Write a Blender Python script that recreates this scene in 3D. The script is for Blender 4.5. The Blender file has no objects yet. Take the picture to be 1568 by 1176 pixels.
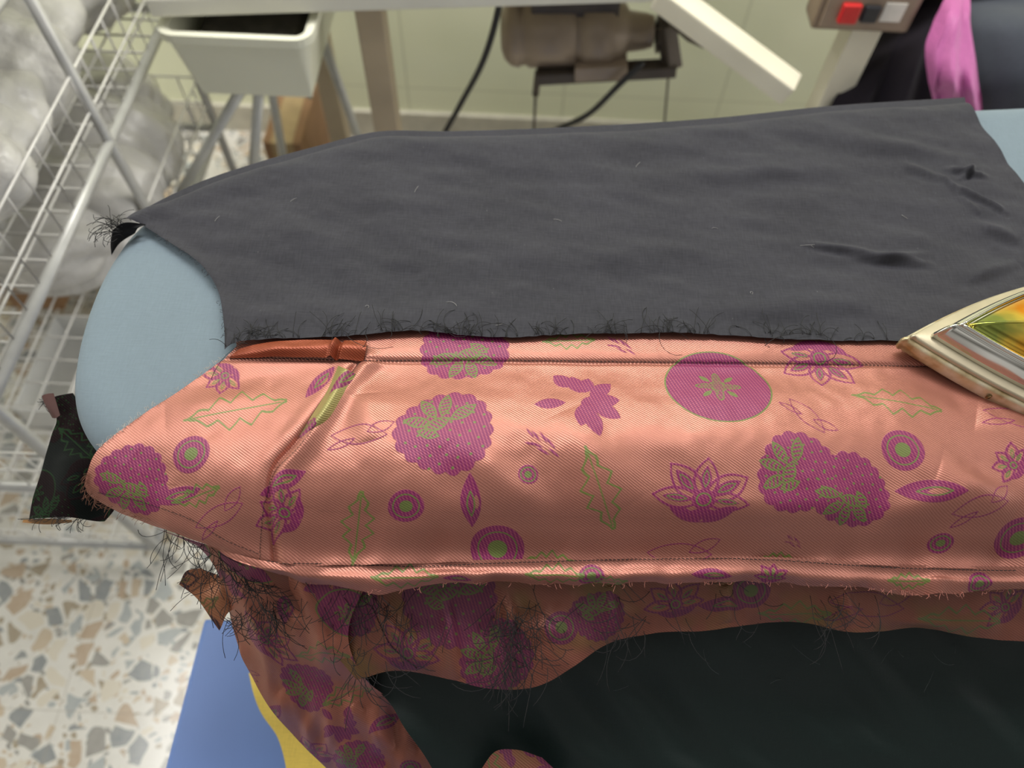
import bpy, bmesh, math, random
import numpy as np
from mathutils import Vector, Matrix
from mathutils.kdtree import KDTree
random.seed(4); rng=np.random.default_rng(7)
scn=bpy.context.scene
scn.view_settings.view_transform='Standard'
scn.view_settings.look='None'
# ------------------------------------------------ camera
PITCH=math.radians(59); ROLL=math.radians(2.5); FP=1143.0; CZ=1.40
C=np.array([0,0,CZ])
F=np.array([0,math.cos(PITCH),-math.sin(PITCH)])
R0=np.array([1.,0,0]); U0=np.array([0,math.sin(PITCH),math.cos(PITCH)])
R=R0*math.cos(ROLL)+U0*math.sin(ROLL); U=U0*math.cos(ROLL)-R0*math.sin(ROLL)
cam_d=bpy.data.cameras.new('camera'); cam=bpy.data.objects.new('camera',cam_d); scn.collection.objects.link(cam)
M=Matrix(((R[0],U[0],-F[0],0),(R[1],U[1],-F[1],0),(R[2],U[2],-F[2],CZ),(0,0,0,1)))
cam.matrix_world=M; cam_d.sensor_width=36; cam_d.lens=36*FP/1568; cam_d.clip_start=.01
cam_d.dof.use_dof=True; cam_d.dof.focus_distance=.58; cam_d.dof.aperture_fstop=3.8
scn.camera=cam
# survey helpers: measured sight line -> point on a real horizontal / frontal plane
def ray(x,y): return F+(x-784)/FP*R-(y-588)/FP*U
def G(x,y,z):
    d=ray(x,y); return C+d*((z-CZ)/d[2])
def GY(x,y,Y):
    d=ray(x,y); return C+d*(Y/d[1])
def proj(V):
    D=V-C; dep=D@F
    return 784+FP*(D@R)/dep, 588-FP*(D@U)/dep
# ------------------------------------------------ materials
def lin(c):
    return tuple(((v/255)/12.92 if v/255<=.04045 else ((v/255+.055)/1.055)**2.4) for v in c)+(1,)
class NB:
    def __init__(s,name):
        s.m=bpy.data.materials.new(name); s.m.use_nodes=True; s.nt=s.m.node_tree; s.b=s.nt.nodes['Principled BSDF']
    def n(s,t,**k):
        nd=s.nt.nodes.new(t)
        for a,b in k.items(): setattr(nd,a,b)
        return nd
    def l(s,a,b): s.nt.links.new(a,b)
    def val(s,sock,v):
        if hasattr(v,'links'): s.l(v,sock)
        else: sock.default_value=v
    def math(s,op,a,b=0.0,c=0.0):
        nd=s.n('ShaderNodeMath',operation=op); s.val(nd.inputs[0],a); s.val(nd.inputs[1],b); s.val(nd.inputs[2],c); return nd.outputs[0]
    def mix(s,f,a,b,bt='MIX'):
        nd=s.n('ShaderNodeMix',data_type='RGBA',blend_type=bt); s.val(nd.inputs[0],f); s.val(nd.inputs[6],a); s.val(nd.inputs[7],b); return nd.outputs[2]
    def noise(s,sc,det=3,vec=None,rough=.5):
        nd=s.n('ShaderNodeTexNoise'); nd.inputs['Scale'].default_value=sc; nd.inputs['Detail'].default_value=det; nd.inputs['Roughness'].default_value=rough
        if vec is None: vec=s.coord()
        s.l(vec,nd.inputs['Vector']); return nd.outputs[0]
    def coord(s):
        g=s.n('ShaderNodeNewGeometry'); return g.outputs['Position']
    def ramp(s,f,stops,interp='LINEAR'):
        nd=s.n('ShaderNodeValToRGB'); cr=nd.color_ramp; cr.interpolation=interp
        while len(cr.elements)<len(stops): cr.elements.new(.5)
        for e,(p,c) in zip(cr.elements,stops): e.position=p; e.color=c
        s.val(nd.inputs[0],f); return nd.outputs[0]
    def bump(s,h,st,dist=.001):
        nd=s.n('ShaderNodeBump'); nd.inputs['Strength'].default_value=st; nd.inputs['Distance'].default_value=dist
        s.l(h,nd.inputs['Height']); s.l(nd.outputs[0],s.b.inputs['Normal'])
    def set(s,**k):
        for a,v in k.items(): s.val(s.b.inputs[a.replace('_',' ')],v)
        return s
def simple(name,c,rough=.5,metal=0,var=.12,sc=30,bump=0):
    b=NB(name); n=b.noise(sc,4)
    col=b.mix(n,lin([v*(1-var) for v in c]),lin([min(255,v*(1+var)) for v in c]))
    b.set(Base_Color=col,Roughness=rough,Metallic=metal)
    if bump: b.bump(n,bump,.002)
    return b.m
def brocade(name,pa,pb,mg,gr,rough=.4,metal=.35,spec=.6,sheen=.08,gold=0.0):
    b=NB(name)
    uv=b.n('ShaderNodeUVMap').outputs[0]
    sp=b.n('ShaderNodeSeparateXYZ'); b.l(uv,sp.inputs[0])
    ph=b.math('ADD',b.math('MULTIPLY',sp.outputs[0],.55),b.math('MULTIPLY',sp.outputs[1],.83))
    ph=b.math('ADD',ph,b.math('MULTIPLY',b.noise(25,2,uv),.0012))
    st=b.math('MULTIPLY_ADD',b.math('SINE',b.math('MULTIPLY',ph,2*math.pi/.0017)),.5,.5)
    ph2=b.math('ADD',b.math('MULTIPLY',sp.outputs[0],.94),b.math('MULTIPLY',sp.outputs[1],.34))
    st2=b.math('MULTIPLY_ADD',b.math('SINE',b.math('MULTIPLY',ph2,2*math.pi/.0024)),.5,.5)
    n=b.noise(9,3,uv); nf=b.noise(900,2,uv)
    base=b.mix(b.math('MULTIPLY_ADD',st,.45,b.math('MULTIPLY',n,.55)),lin(pa),lin(pb))
    base=b.mix(b.math('MULTIPLY',nf,.4),base,lin([v*.70 for v in pa]))
    if gold: 
        gm=b.ramp(b.noise(20,3,uv),[(.48,(0,0,0,1)),(.66,(1,1,1,1))]); base=b.mix(b.math('MULTIPLY',gm,gold),base,lin((96,84,34)))
    am=b.n('ShaderNodeAttribute',attribute_name='mag').outputs['Fac']
    ag=b.n('ShaderNodeAttribute',attribute_name='grn').outputs['Fac']
    sm=b.math('MULTIPLY',b.ramp(am,[(.3,(0,0,0,1)),(.7,(1,1,1,1))]),b.ramp(st2,[(.04,(.62,.62,.62,1)),(.40,(1,1,1,1))]))
    mgc=b.mix(b.math('MULTIPLY',st2,.45),lin(mg),lin([v*.5 for v in mg]))
    c=b.mix(sm,base,mgc)
    sg=b.math('MULTIPLY',b.ramp(ag,[(.25,(0,0,0,1)),(.6,(1,1,1,1))]),b.ramp(st,[(.0,(.78,.78,.78,1)),(.5,(1,1,1,1))]))
    c=b.mix(sg,c,lin(gr))
    mt=b.math('MULTIPLY_ADD',b.math('MAXIMUM',sm,sg),-metal*.8,metal)
    b.set(Base_Color=c,Roughness=b.math('MULTIPLY_ADD',sm,.12,rough),Metallic=mt,Sheen_Weight=sheen,Sheen_Roughness=.4)
    b.b.inputs['Sheen Tint'].default_value=lin((255,215,195))
    b.b.inputs['Specular IOR Level'].default_value=spec
    b.bump(b.math('ADD',b.math('ADD',st,b.math('MULTIPLY',nf,.6)),b.math('MULTIPLY',sm,.8)),.5,.0003)
    return b.m
def plain_cloth(name,c,rough=.8,weave=.0011,var=.15,spec=.3,lintamt=.22,sheen=.05):
    b=NB(name); uv=b.n('ShaderNodeUVMap').outputs[0]
    sp=b.n('ShaderNodeSeparateXYZ'); b.l(uv,sp.inputs[0])
    a=b.math('SINE',b.math('MULTIPLY',sp.outputs[0],2*math.pi/weave)); d=b.math('SINE',b.math('MULTIPLY',sp.outputs[1],2*math.pi/weave))
    w=b.math('MULTIPLY_ADD',b.math('MULTIPLY',a,d),.5,.5)
    mp=b.n('ShaderNodeMapping'); b.l(uv,mp.inputs[0]); mp.inputs['Scale'].default_value=(90,700,1)
    ns=b.noise(1,3,mp.outputs[0]); mp2=b.n('ShaderNodeMapping'); b.l(uv,mp2.inputs[0]); mp2.inputs['Scale'].default_value=(700,90,1)
    ns2=b.noise(1,3,mp2.outputs[0]); n=b.noise(12,4,uv)
    f=b.math('ADD',b.math('MULTIPLY',b.math('ADD',ns,ns2),.35),b.math('MULTIPLY',n,.3))
    f=b.math('MULTIPLY_ADD',w,.15,f)
    col=b.ramp(f,[(.3,lin([v*(1-var) for v in c])),(.75,lin([min(255,v*(1+var)) for v in c]))])
    lint=b.ramp(b.noise(420,2,uv),[(.74,(0,0,0,1)),(.80,(1,1,1,1))])
    col=b.mix(b.math('MULTIPLY',lint,lintamt),col,lin((170,168,165)))
    b.set(Base_Color=col,Roughness=rough); b.b.inputs['Specular IOR Level'].default_value=spec
    b.b.inputs['Sheen Weight'].default_value=sheen
    b.bump(f,.3,.0006); return b.m
# ------------------------------------------------ mesh utils
def mesh_obj(name,V,Fc,mat,smooth=True):
    me=bpy.data.meshes.new(name); me.from_pydata([tuple(map(float,v)) for v in V],[],Fc); me.update()
    o=bpy.data.objects.new(name,me); scn.collection.objects.link(o)
    mats=mat if isinstance(mat,list) else [mat]
    for m in mats: me.materials.append(m)
    if smooth:
        for p in me.polygons: p.use_smooth=True
    return o
def group(name,objs):
    bpy.context.view_layer.update()
    pts=[o.matrix_world@Vector(c) for o in objs for c in o.bound_box]
    mn=[min(p[i] for p in pts) for i in range(3)]; mx=[max(p[i] for p in pts) for i in range(3)]
    c=Vector([(mn[i]+mx[i])/2 for i in range(3)])
    e=bpy.data.objects.new(name,None); e.empty_display_size=.05; e.location=c; scn.collection.objects.link(e)
    for o in objs: o.parent=e; o.location=Vector(o.location)-c
    return e
def tubes(name,paths,rad,mat,sides=6):
    V=[];Fc=[]
    for pi,p in enumerate(paths):
        p=[np.array(q,float) for q in p]; r=rad[pi] if isinstance(rad,(list,tuple)) else rad
        b0=len(V); n=len(p)
        for i,q in enumerate(p):
            t=p[min(i+1,n-1)]-p[max(i-1,0)]; t=t/(np.linalg.norm(t)+1e-12)
            a=np.array([0,0,1.]) if abs(t[2])<.9 else np.array([1.,0,0])
            s=np.cross(t,a); s/=np.linalg.norm(s); u=np.cross(s,t)
            for k in range(sides):
                an=2*math.pi*k/sides; V.append(q+r*(math.cos(an)*s+math.sin(an)*u))
        for i in range(n-1):
            for k in range(sides):
                k2=(k+1)%sides; Fc.append((b0+i*sides+k,b0+i*sides+k2,b0+(i+1)*sides+k2,b0+(i+1)*sides+k))
        Fc.append(tuple(b0+k for k in range(sides))[::-1]); Fc.append(tuple(b0+(n-1)*sides+k for k in range(sides)))
    return mesh_obj(name,V,Fc,mat)
def box(name,mn,mx,mat,bev=.003,rot=None,piv=None):
    bm=bmesh.new(); bmesh.ops.create_cube(bm,size=1)
    for v in bm.verts: v.co=Vector([mn[i]+(v.co[i]+.5)*(mx[i]-mn[i]) for i in range(3)])
    if bev: bmesh.ops.bevel(bm,geom=list(bm.edges),offset=bev,segments=2,profile=.6,affect='EDGES')
    if rot is not None: bmesh.ops.rotate(bm,verts=bm.verts,cent=piv or (0,0,0),matrix=rot)
    me=bpy.data.meshes.new(name); bm.to_mesh(me); bm.free(); me.materials.append(mat)
    o=bpy.data.objects.new(name,me); scn.collection.objects.link(o); return o
def beam(name,a,b,w,h,mat,bev=.003):
    a=Vector(a);b=Vector(b); d=b-a; L=d.length
    q=d.to_track_quat('X','Z').to_matrix()
    o=box(name,(0,-w/2,-h/2),(L,w/2,h/2),mat,bev)
    o.data.transform(Matrix.Translation(a)@q.to_4x4()); return o
def lathe(name,prof,org,axis,mat,seg=40):
    a=Vector(axis).normalized(); q=a.to_track_quat('X','Z').to_matrix()
    V=[];Fc=[]
    for x,r in prof:
        for k in range(seg):
            an=2*math.pi*k/seg; V.append(Vector(org)+q@Vector((x,r*math.cos(an),r*math.sin(an))))
    for i in range(len(prof)-1):
        for k in range(seg):
            k2=(k+1)%seg; Fc.append((i*seg+k,i*seg+k2,(i+1)*seg+k2,(i+1)*seg+k))
    Fc.append(tuple(range(seg))); Fc.append(tuple((len(prof)-1)*seg+k for k in range(seg))[::-1])
    return mesh_obj(name,V,Fc,mat)
def hermite(ctrl,kn,t):
    ctrl=np.asarray(ctrl,float); m=np.gradient(ctrl,kn,axis=0)
    i=np.clip(np.searchsorted(kn,t,side='right')-1,0,len(kn)-2)
    h=(kn[i+1]-kn[i]); s=(t-kn[i])/h
    sh=(-1,)+(1,)*(ctrl.ndim-1); s=s.reshape(sh); h=h.reshape(sh)
    return (2*s**3-3*s**2+1)*ctrl[i]+(s**3-2*s**2+s)*h*m[i]+(-2*s**3+3*s**2)*ctrl[i+1]+(s**3-s**2)*h*m[i+1]
def spl(pts,n):
    p=np.array(pts,float); k=np.concatenate([[0],np.cumsum(np.linalg.norm(np.diff(p,axis=0),axis=1))])
    return hermite(p,k,np.linspace(0,k[-1],n))
def vnoise(X,Y,s,seed=0):
    r=np.random.default_rng(seed); T=r.random((64,64)); x=X*s+17.3; y=Y*s+9.1
    xi=np.floor(x).astype(int); yi=np.floor(y).astype(int); fx=x-xi; fy=y-yi; fx=fx*fx*(3-2*fx); fy=fy*fy*(3-2*fy)
    g=lambda a,b:T[a%64,b%64]
    return (g(xi,yi)*(1-fx)+g(xi+1,yi)*fx)*(1-fy)+(g(xi,yi+1)*(1-fx)+g(xi+1,yi+1)*fx)*fy-.5
def ridge(X,Y,a,b,w,h):
    a=np.array(a[:2]);b=np.array(b[:2]); d=b-a; L2=d@d
    t=np.clip(((X-a[0])*d[0]+(Y-a[1])*d[1])/L2,0,1)
    dist=np.hypot(X-a[0]-t*d[0],Y-a[1]-t*d[1])
    return h*np.exp(-(dist/w)**2)*np.sin(np.pi*np.clip(t,.02,.98))**.5
class Sheet: pass
def sheet(name,rows,nc,nr,mat,disp=None,world=False):
    Rw=[]
    for r in rows:
        p=np.array(r,float) if world else np.array([G(*q) for q in r])
        Rw.append(spl(p,nc))
    Rw=np.array(Rw)
    st=np.linalg.norm(np.diff(Rw,axis=0),axis=2).mean(1); kn=np.concatenate([[0],np.cumsum(st)])
    P=hermite(Rw,kn,np.linspace(0,kn[-1],nr))
    S=P[:,:,0].copy(); dY=np.diff(P[:,:,1],axis=0); dZ=np.diff(P[:,:,2],axis=0)
    T=np.concatenate([np.zeros((1,nc)),np.cumsum(np.hypot(dY,dZ),axis=0)],0); T=P[0,:,1][None]-T
    if disp is not None: P=disp(P,np.linspace(0,1,nr)[:,None]*np.ones((1,nc)),np.linspace(0,1,nc)[None]*np.ones((nr,1)))
    V=P.reshape(-1,3); me=bpy.data.meshes.new(name)
    idx=np.arange(nr*nc).reshape(nr,nc)
    q=np.stack([idx[1:,:-1],idx[1:,1:],idx[:-1,1:],idx[:-1,:-1]],-1).reshape(-1,4)
    me.vertices.add(len(V)); me.vertices.foreach_set('co',V.ravel().astype(np.float32))
    me.loops.add(q.size); me.loops.foreach_set('vertex_index',q.ravel().astype(np.int32))
    me.polygons.add(len(q)); me.polygons.foreach_set('loop_start',(np.arange(len(q))*4).astype(np.int32))
    me.polygons.foreach_set('use_smooth',np.ones(len(q),bool))
    me.update(calc_edges=True)
    uvl=me.uv_layers.new(name='UVMap'); ST=np.stack([S.ravel(),T.ravel()],-1)
    uvl.data.foreach_set('uv',ST[q.ravel()].ravel().astype(np.float32))
    me.materials.append(mat); me.validate()
    o=bpy.data.objects.new(name,me); scn.collection.objects.link(o)
    s=Sheet(); s.o=o; s.V=V; s.S=S.ravel(); s.T=T.ravel(); s.P=P; s.px,s.py=proj(V); return s
def near(s,x,y): return int(np.argmin((s.px-x)**2+(s.py-y)**2))
# ------------------------------------------------ brocade pattern (in cloth metres)
sw=.0011
fill=lambda d: np.clip(.5-d/sw,0,1)
line=lambda d,w: fill(np.abs(d)-w/2)
def rotp(x,y,a): c,s=math.cos(a),math.sin(a); return x*c+y*s,-x*s+y*c
def ves(x,y,cx,cy,L,W,a):
    u,v=rotp(x-cx,y-cy,a); k=np.clip(u/L,-1,1); return np.maximum(np.abs(v)-W*(1-k*k),np.abs(u)-L)
def m_rosette(Rr,a):
    def f(x,y):
        y=y*1.12; r=np.hypot(x,y); th=np.arctan2(y,x)
        g=line(r-Rr,.0012); hat=(np.sin(x*2*math.pi/.0028)*np.sin(y*2*math.pi/.0028))>.1
        star=r-Rr*(.24+.13*np.cos(4*th)+.05*np.cos(8*th))
        g=np.maximum(g,fill(star)*hat); g=np.maximum(g,line(star,.0013))
        for k in range(4):
            an=k*math.pi/2+math.pi/4; g=np.maximum(g,fill(ves(x,y,Rr*.33*math.cos(an),Rr*.33*math.sin(an),Rr*.13,Rr*.05,an)))
        return fill(r-Rr),g
    return f,Rr*1.1
def m_berry(Rr,a):
    # strawberry-like fruit: scalloped body, seed dots, hatched leaf crown
    def f(x,y):
        x,y=rotp(x,y,a); y=y*1.02; r=np.hypot(x,y); th=np.arctan2(y,x)
        m=fill(r-Rr*(.92+.08*np.abs(np.sin(9*th))-.09*np.sin(th)**2*(y<0)-.05*np.cos(3*th+.6)))
        g=np.zeros_like(m)
        for k in range(44):
            an=k*2.4; rr=Rr*.86*math.sqrt((k+.5)/44); cx,cy=rr*math.cos(an),rr*math.sin(an)
            g=np.maximum(g,fill(np.maximum(np.abs(x-cx),np.abs(y-cy))-Rr*.024))
        for (cx,cy,L,W_,an) in [(-.50,.34,.28,.12,2.75),(-.24,.62,.28,.11,1.95),(.10,.64,.28,.11,1.2),(.42,.38,.30,.12,.45),(-.14,.20,.28,.13,.35),(-.34,.02,.22,.10,-.5)]:
            d=ves(x,y,cx*Rr,cy*Rr,L*Rr,W_*Rr,an); hat=np.sin((x*math.cos(an)+y*math.sin(an))*2*math.pi/.0032+np.abs(-x*math.sin(an)+y*math.cos(an))*900)
            g=np.where(d<.0006,0,g); g=np.maximum(g,np.maximum(line(d,.0012),fill(d)*(hat>.15)))
        return m,g
    return f,Rr*1.15
def m_lotus(Rr,a):
    def f(x,y):
        x,y=rotp(x,y,a); m=np.zeros_like(x); g=np.zeros_like(x)
        for an,L,W_ in [(-.1,.46,.20),(.52,.52,.26),(1.45,.44,.24),(2.30,.50,.26),(3.05,.52,.22)]:
            d=ves(x,y,L*Rr*math.cos(an),L*Rr*math.sin(an),L*Rr,W_*Rr,an)
            m=np.maximum(m,np.maximum(line(d,.0020),fill(d+.0044)))
            g=np.maximum(g,line(ves(x,y,1.05*L*Rr*math.cos(an),1.05*L*Rr*math.sin(an),L*Rr*.4,W_*Rr*.25,an),.0008))
        d=np.hypot(x,y)-Rr*.24; m=np.maximum(m,fill(d)); g=np.maximum(g,line(d+Rr*.1,.0010))
        for an,cx in ((.5,.35),(-.5,-.35),(0,.0)):
            d=ves(x,y,cx*Rr,-.34*Rr,.40*Rr,.13*Rr,an); m=np.maximum(m,fill(d))
        return m,g
    return f,Rr*1.15
def m_tulip(Rr,a):
    def f(x,y):
        x,y=rotp(x,y,a); m=np.zeros_like(x)
        for an,L,cx,cy in [(1.9,.30,-.25,.62),(1.3,.26,-.02,.60),(.75,.34,.30,.45),(.1,.30,.42,.12),(-.55,.36,.40,-.18),(-1.25,.42,.10,-.50),(-1.75,.36,-.12,-.32)]:
            m=np.maximum(m,fill(ves(x,y,cx*Rr,cy*Rr,L*Rr,.19*Rr,an)))
        m=np.maximum(m,fill(np.hypot(x-.1*Rr,y+.02*Rr)-.26*Rr))
        m=np.maximum(m,fill(ves(x,y,-.85*Rr,-.05*Rr,.36*Rr,.15*Rr,.15))); m=np.maximum(m,fill(ves(x,y,-.55*Rr,.72*Rr,.28*Rr,.2*Rr,-.7)))
        return m,np.zeros_like(m)
    return f,Rr*1.3
def m_leaf(L,a):
    def f(x,y):
        x,y=rotp(x,y,a); k=np.clip(x/L,-1,1); saw=np.abs(((k+1+np.where(y>0,.17,0))*2.3)%1-.5)*2
        w=L*.46*np.clip(1-np.abs(k-.05)**1.5,0,1)*(.42+.58*saw); d=np.maximum(np.abs(y)-w,np.abs(x)-L)
        g=line(d*.8,.0014); g=np.maximum(g,line(np.maximum(np.abs(y),np.abs(x)-L*.9),.0010))
        return line(d+.0030,.0008)*.6,g
    return f,L*1.1
def m_sc(Rr,a):
    def f(x,y):
        r=np.hypot(x,y); return fill(r-Rr),np.maximum(line(r-Rr*.72,.0009),fill(r-Rr*.36)*.9)
    return f,Rr*1.1
def m_petal(L,a,fillit=True):
    def f(x,y):
        d=ves(x,y,0,0,L,L*.33,a); m=line(d,.0016)
        if fillit: m=np.maximum(m,fill(d)*(1-fill(ves(x,y,.2*L,0,L*.3,L*.1,a))))
        return m,line(ves(x,y,.1*L*math.cos(a),.1*L*math.sin(a),L*.5,L*.13,a),.001)
    return f,L*1.1
def m_loop(L,a):
    def f(x,y):
        x,y=rotp(x,y,a)
        m=line(ves(x,y,0,0,L,.36*L,0),.0010); m=np.maximum(m,line(ves(x,y,.75*L,.3*L,.5*L,.2*L,.5),.0010))
        m=np.maximum(m,line(ves(x,y,-.6*L,-.35*L,.5*L,.12*L,.4),.0010))
        return m,np.zeros_like(m)
    return f,L*1.4
def m_rays(Rr,a):
    def f(x,y):
        m=np.zeros_like(x)
        for cx,cy,an,L in [(-.5,.45,-.9,.3),(-.25,.35,-.9,.35),(.05,.3,-1.0,.35),(.35,.05,-.9,.4),(.5,-.35,-.7,.35),(.05,-.3,-.5,.35),(-.2,-.05,-.4,.3),(-.5,0,-.2,.25)]:
            m=np.maximum(m,fill(ves(x,y,cx*Rr,cy*Rr,L*Rr,.05*Rr,an)))
        return m,np.zeros_like(m)
    return f,Rr*1.1
KIND=dict(rosette=m_rosette,berry=m_berry,lotus=m_lotus,tulip=m_tulip,leaf=m_leaf,sc=m_sc,petal=m_petal,loop=m_loop,rays=m_rays)
def stamp_all(s,lst):
    N=len(s.S); mag=np.zeros(N); grn=np.zeros(N)
    for kind,cs,ct,size,a in lst:
        f,rad=KIND[kind](size,a)
        k=(np.abs(s.S-cs)<rad)&(np.abs(s.T-ct)<rad); k=np.nonzero(k)[0]
        if len(k)==0: continue
        m,g=f(s.S[k]-cs,s.T[k]-ct); mag[k]=np.maximum(mag[k],m); grn[k]=np.maximum(grn[k],g)
    me=s.o.data
    for nm,ar in (('mag',mag),('grn',grn)):
        at=me.attributes.new(nm,'FLOAT','POINT'); at.data.foreach_set('value',ar.astype(np.float32))
def scatter(s,sp=.062,seed=1,k=1.0):
    r=random.Random(seed); out=[]; s0,s1,t0,t1=s.S.min(),s.S.max(),s.T.min(),s.T.max()
    kinds=['berry','leaf','lotus','sc','tulip','petal','rosette','loop','lotus','berry']; y=t0; row=0
    while y<t1+sp:
        x=s0+(row%2)*sp*.5
        while x<s1+sp:
            kd=r.choice(kinds); sz={'berry':.030,'leaf':.030,'lotus':.032,'sc':.011,'tulip':.026,'petal':.020,'rosette':.028,'loop':.022}[kd]*k
            out.append((kd,x+r.uniform(-.01,.01),y+r.uniform(-.01,.01),sz,r.uniform(-3,3))); x+=sp
        y+=sp*.8; row+=1
    return out
# ------------------------------------------------ room
def floor_mat():
    b=NB('terrazzo'); p=b.coord()
    wn=b.n('ShaderNodeTexNoise'); wn.inputs['Scale'].default_value=14; b.l(p,wn.inputs['Vector'])
    ad=b.n('ShaderNodeVectorMath',operation='MULTIPLY_ADD'); b.l(wn.outputs['Color'],ad.inputs[0]); ad.inputs[1].default_value=(.03,.03,0); b.l(p,ad.inputs[2]); pv=ad.outputs[0]
    def layer(sc,th,prob):
        v=b.n('ShaderNodeTexVoronoi',feature='F1'); v.inputs['Scale'].default_value=sc; b.l(pv,v.inputs['Vector'])
        e=b.n('ShaderNodeTexVoronoi',feature='DISTANCE_TO_EDGE'); e.inputs['Scale'].default_value=sc; b.l(pv,e.inputs['Vector'])
        sc_=b.n('ShaderNodeSeparateColor'); b.l(v.outputs['Color'],sc_.inputs[0])
        m=b.math('MULTIPLY',b.math('GREATER_THAN',e.outputs['Distance'],th),b.math('LESS_THAN',sc_.outputs[1],prob))
        col=b.ramp(sc_.outputs[0],[(0,lin((152,138,114))),(.18,lin((188,170,144))),(.34,lin((136,134,128))),(.48,lin((206,198,180))),(.62,lin((124,130,132))),(.74,lin((174,152,126))),(.86,lin((156,162,162)))],'CONSTANT')
        return m,col
    m1,c1=layer(28,.10,.78); m2,c2=layer(72,.13,.5)
    base=b.mix(b.noise(40,4),lin((200,197,188)),lin((222,220,212)))
    c=b.mix(m2,base,c2); c=b.mix(m1,c,c1); c=b.mix(b.math('MULTIPLY',b.noise(70,4),.35),c,lin((208,204,192)))
    sp=b.n('ShaderNodeSeparateXYZ'); b.l(p,sp.inputs[0])
    j=b.math('MAXIMUM',b.math('GREATER_THAN',b.math('PINGPONG',sp.outputs[0],.15),.1488),b.math('GREATER_THAN',b.math('PINGPONG',sp.outputs[1],.15),.1488))
    c=b.mix(b.math('MULTIPLY',j,.35),c,lin((150,140,125)))
    b.set(Base_Color=c,Roughness=.16); return b.m
floor=box('floor',(-2.6,-1.6,-.05),(2.6,1.62,0),floor_mat(),0)
def wall_mat():
    b=NB('wall_paint'); p=b.coord(); sp=b.n('ShaderNodeSeparateXYZ'); b.l(p,sp.inputs[0])
    n=b.noise(2.2,3); c=b.mix(n,lin((200,206,172)),lin((244,244,216)))
    j=b.math('MAXIMUM',b.math('GREATER_THAN',b.math('PINGPONG',b.math('ADD',sp.outputs[0],.1),.2),.197),b.math('GREATER_THAN',b.math('PINGPONG',sp.outputs[2],.15),.148))
    c=b.mix(b.math('MULTIPLY',j,.35),c,lin((170,170,145)))
    b.set(Base_Color=c,Roughness=.2); return b.m
wm=wall_mat()
wall=box('wall_back',(-2.6,1.62,-.05),(2.6,1.72,2.8),wm,0)
wl=box('wall_left',(-2.7,-1.6,-.05),(-2.6,1.72,2.8),simple('wall_white',(225,222,210),.6),0)
base=box('baseboard_back',(-2.6,1.605,0),(2.6,1.62,.08),simple('base_grey',(190,186,170),.4),.002)
# ------------------------------------------------ ironing board
padmat=plain_cloth('blue_pad_cotton',(110,124,133),.85,.0013,.05,.2,.1)
far=[(205,345),(250,315),(300,292),(400,259),(480,237),(575,216),(680,213),(900,205),(1100,192),(1260,177),(1480,162),(1568,158),(1800,148)]
left=[(205,345),(165,395),(128,470),(108,545),(104,600),(114,645),(138,684),(180,715),(250,742),(340,765),(460,782),(700,794),(1000,800),(1568,804),(1800,806)]
ol=np.array([G(x,y,.885) for x,y in far[::-1]]+[G(x,y,.885) for x,y in left[1:]])
ol=spl(ol,420)[:,:2]
t=np.gradient(ol,axis=0); nrm=np.stack([t[:,1],-t[:,0]],-1); nrm/=np.linalg.norm(nrm,axis=1)[:,None]
cen=ol.mean(0)
if ((ol-cen)*nrm).sum()<0: nrm=-nrm
prof=[(-.034,.8935),(-.024,.8925),(-.015,.8895),(-.006,.883),(-.001,.875),(0,.862),(-.003,.853),(-.010,.848),(-.03,.846)]
V=[];Fc=[];n=len(ol)
for off,z in prof:
    for i in range(n): q=ol[i]+nrm[i]*off; V.append((q[0],q[1],z))
for r in range(len(prof)-1):
    for i in range(n):
        j=(i+1)%n; Fc.append((r*n+i,r*n+j,(r+1)*n+j,(r+1)*n+i))
Fc.append(tuple(range(n))[::-1]); Fc.append(tuple((len(prof)-1)*n+i for i in range(n)))
pad=mesh_obj('pad_cover',V,Fc,padmat)
uvl=pad.data.uv_layers.new(name='UVMap')
for lp in pad.data.loops: co=pad.data.vertices[lp.vertex_index].co; uvl.data[lp.index].uv=(co.x,co.y-(.9-co.z)*0.6)
kd=KDTree(n)
for i in range(n): kd.insert((ol[i,0],ol[i,1],0),i)
kd.balance()
def padclamp(P,clear=.0022):
    """keep a cloth resting on the pad surface"""
    sub=P[::4,::4]; H=np.zeros(sub.shape[:2])
    for a in range(sub.shape[0]):
        for b in range(sub.shape[1]):
            q=sub[a,b]; co,i,d=kd.find((q[0],q[1],0)); ins=(q[0]-ol[i,0])*nrm[i,0]+(q[1]-ol[i,1])*nrm[i,1]
            s=d if ins<0 else -d
            H[a,b]=np.interp(s,[-.001,0,.001,.006,.015,.024,.034],[.80,.872,.877,.884,.8905,.8932,.8940]) if s>-.001 else .80
    nr,nc=P.shape[:2]
    ci=np.clip(np.arange(nc)/4,0,sub.shape[1]-1); ri=np.clip(np.arange(nr)/4,0,sub.shape[0]-1)
    r0=np.floor(ri).astype(int); r1=np.minimum(r0+1,sub.shape[0]-1); c0=np.floor(ci).astype(int); c1=np.minimum(c0+1,sub.shape[1]-1)
    fr=(ri-r0)[:,None]; fc=(ci-c0)[None]
    Hf=(H[r0][:,c0]*(1-fc)+H[r0][:,c1]*fc)*(1-fr)+(H[r1][:,c0]*(1-fc)+H[r1][:,c1]*fc)*fr
    Hf=Hf+clear; k=.003; d=P[:,:,2]-Hf
    P[:,:,2]=Hf+.5*(d+np.sqrt(d*d+k*k)); return P
bluem=simple('blue_enamel',(100,132,196),.4,0,.06,8)
steel=simple('brushed_steel',(170,172,172),.35,.8,.1,60)
pb=box('board_frame',(-.28,.22,.80),(.62,.47,.846),steel,.006)
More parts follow.
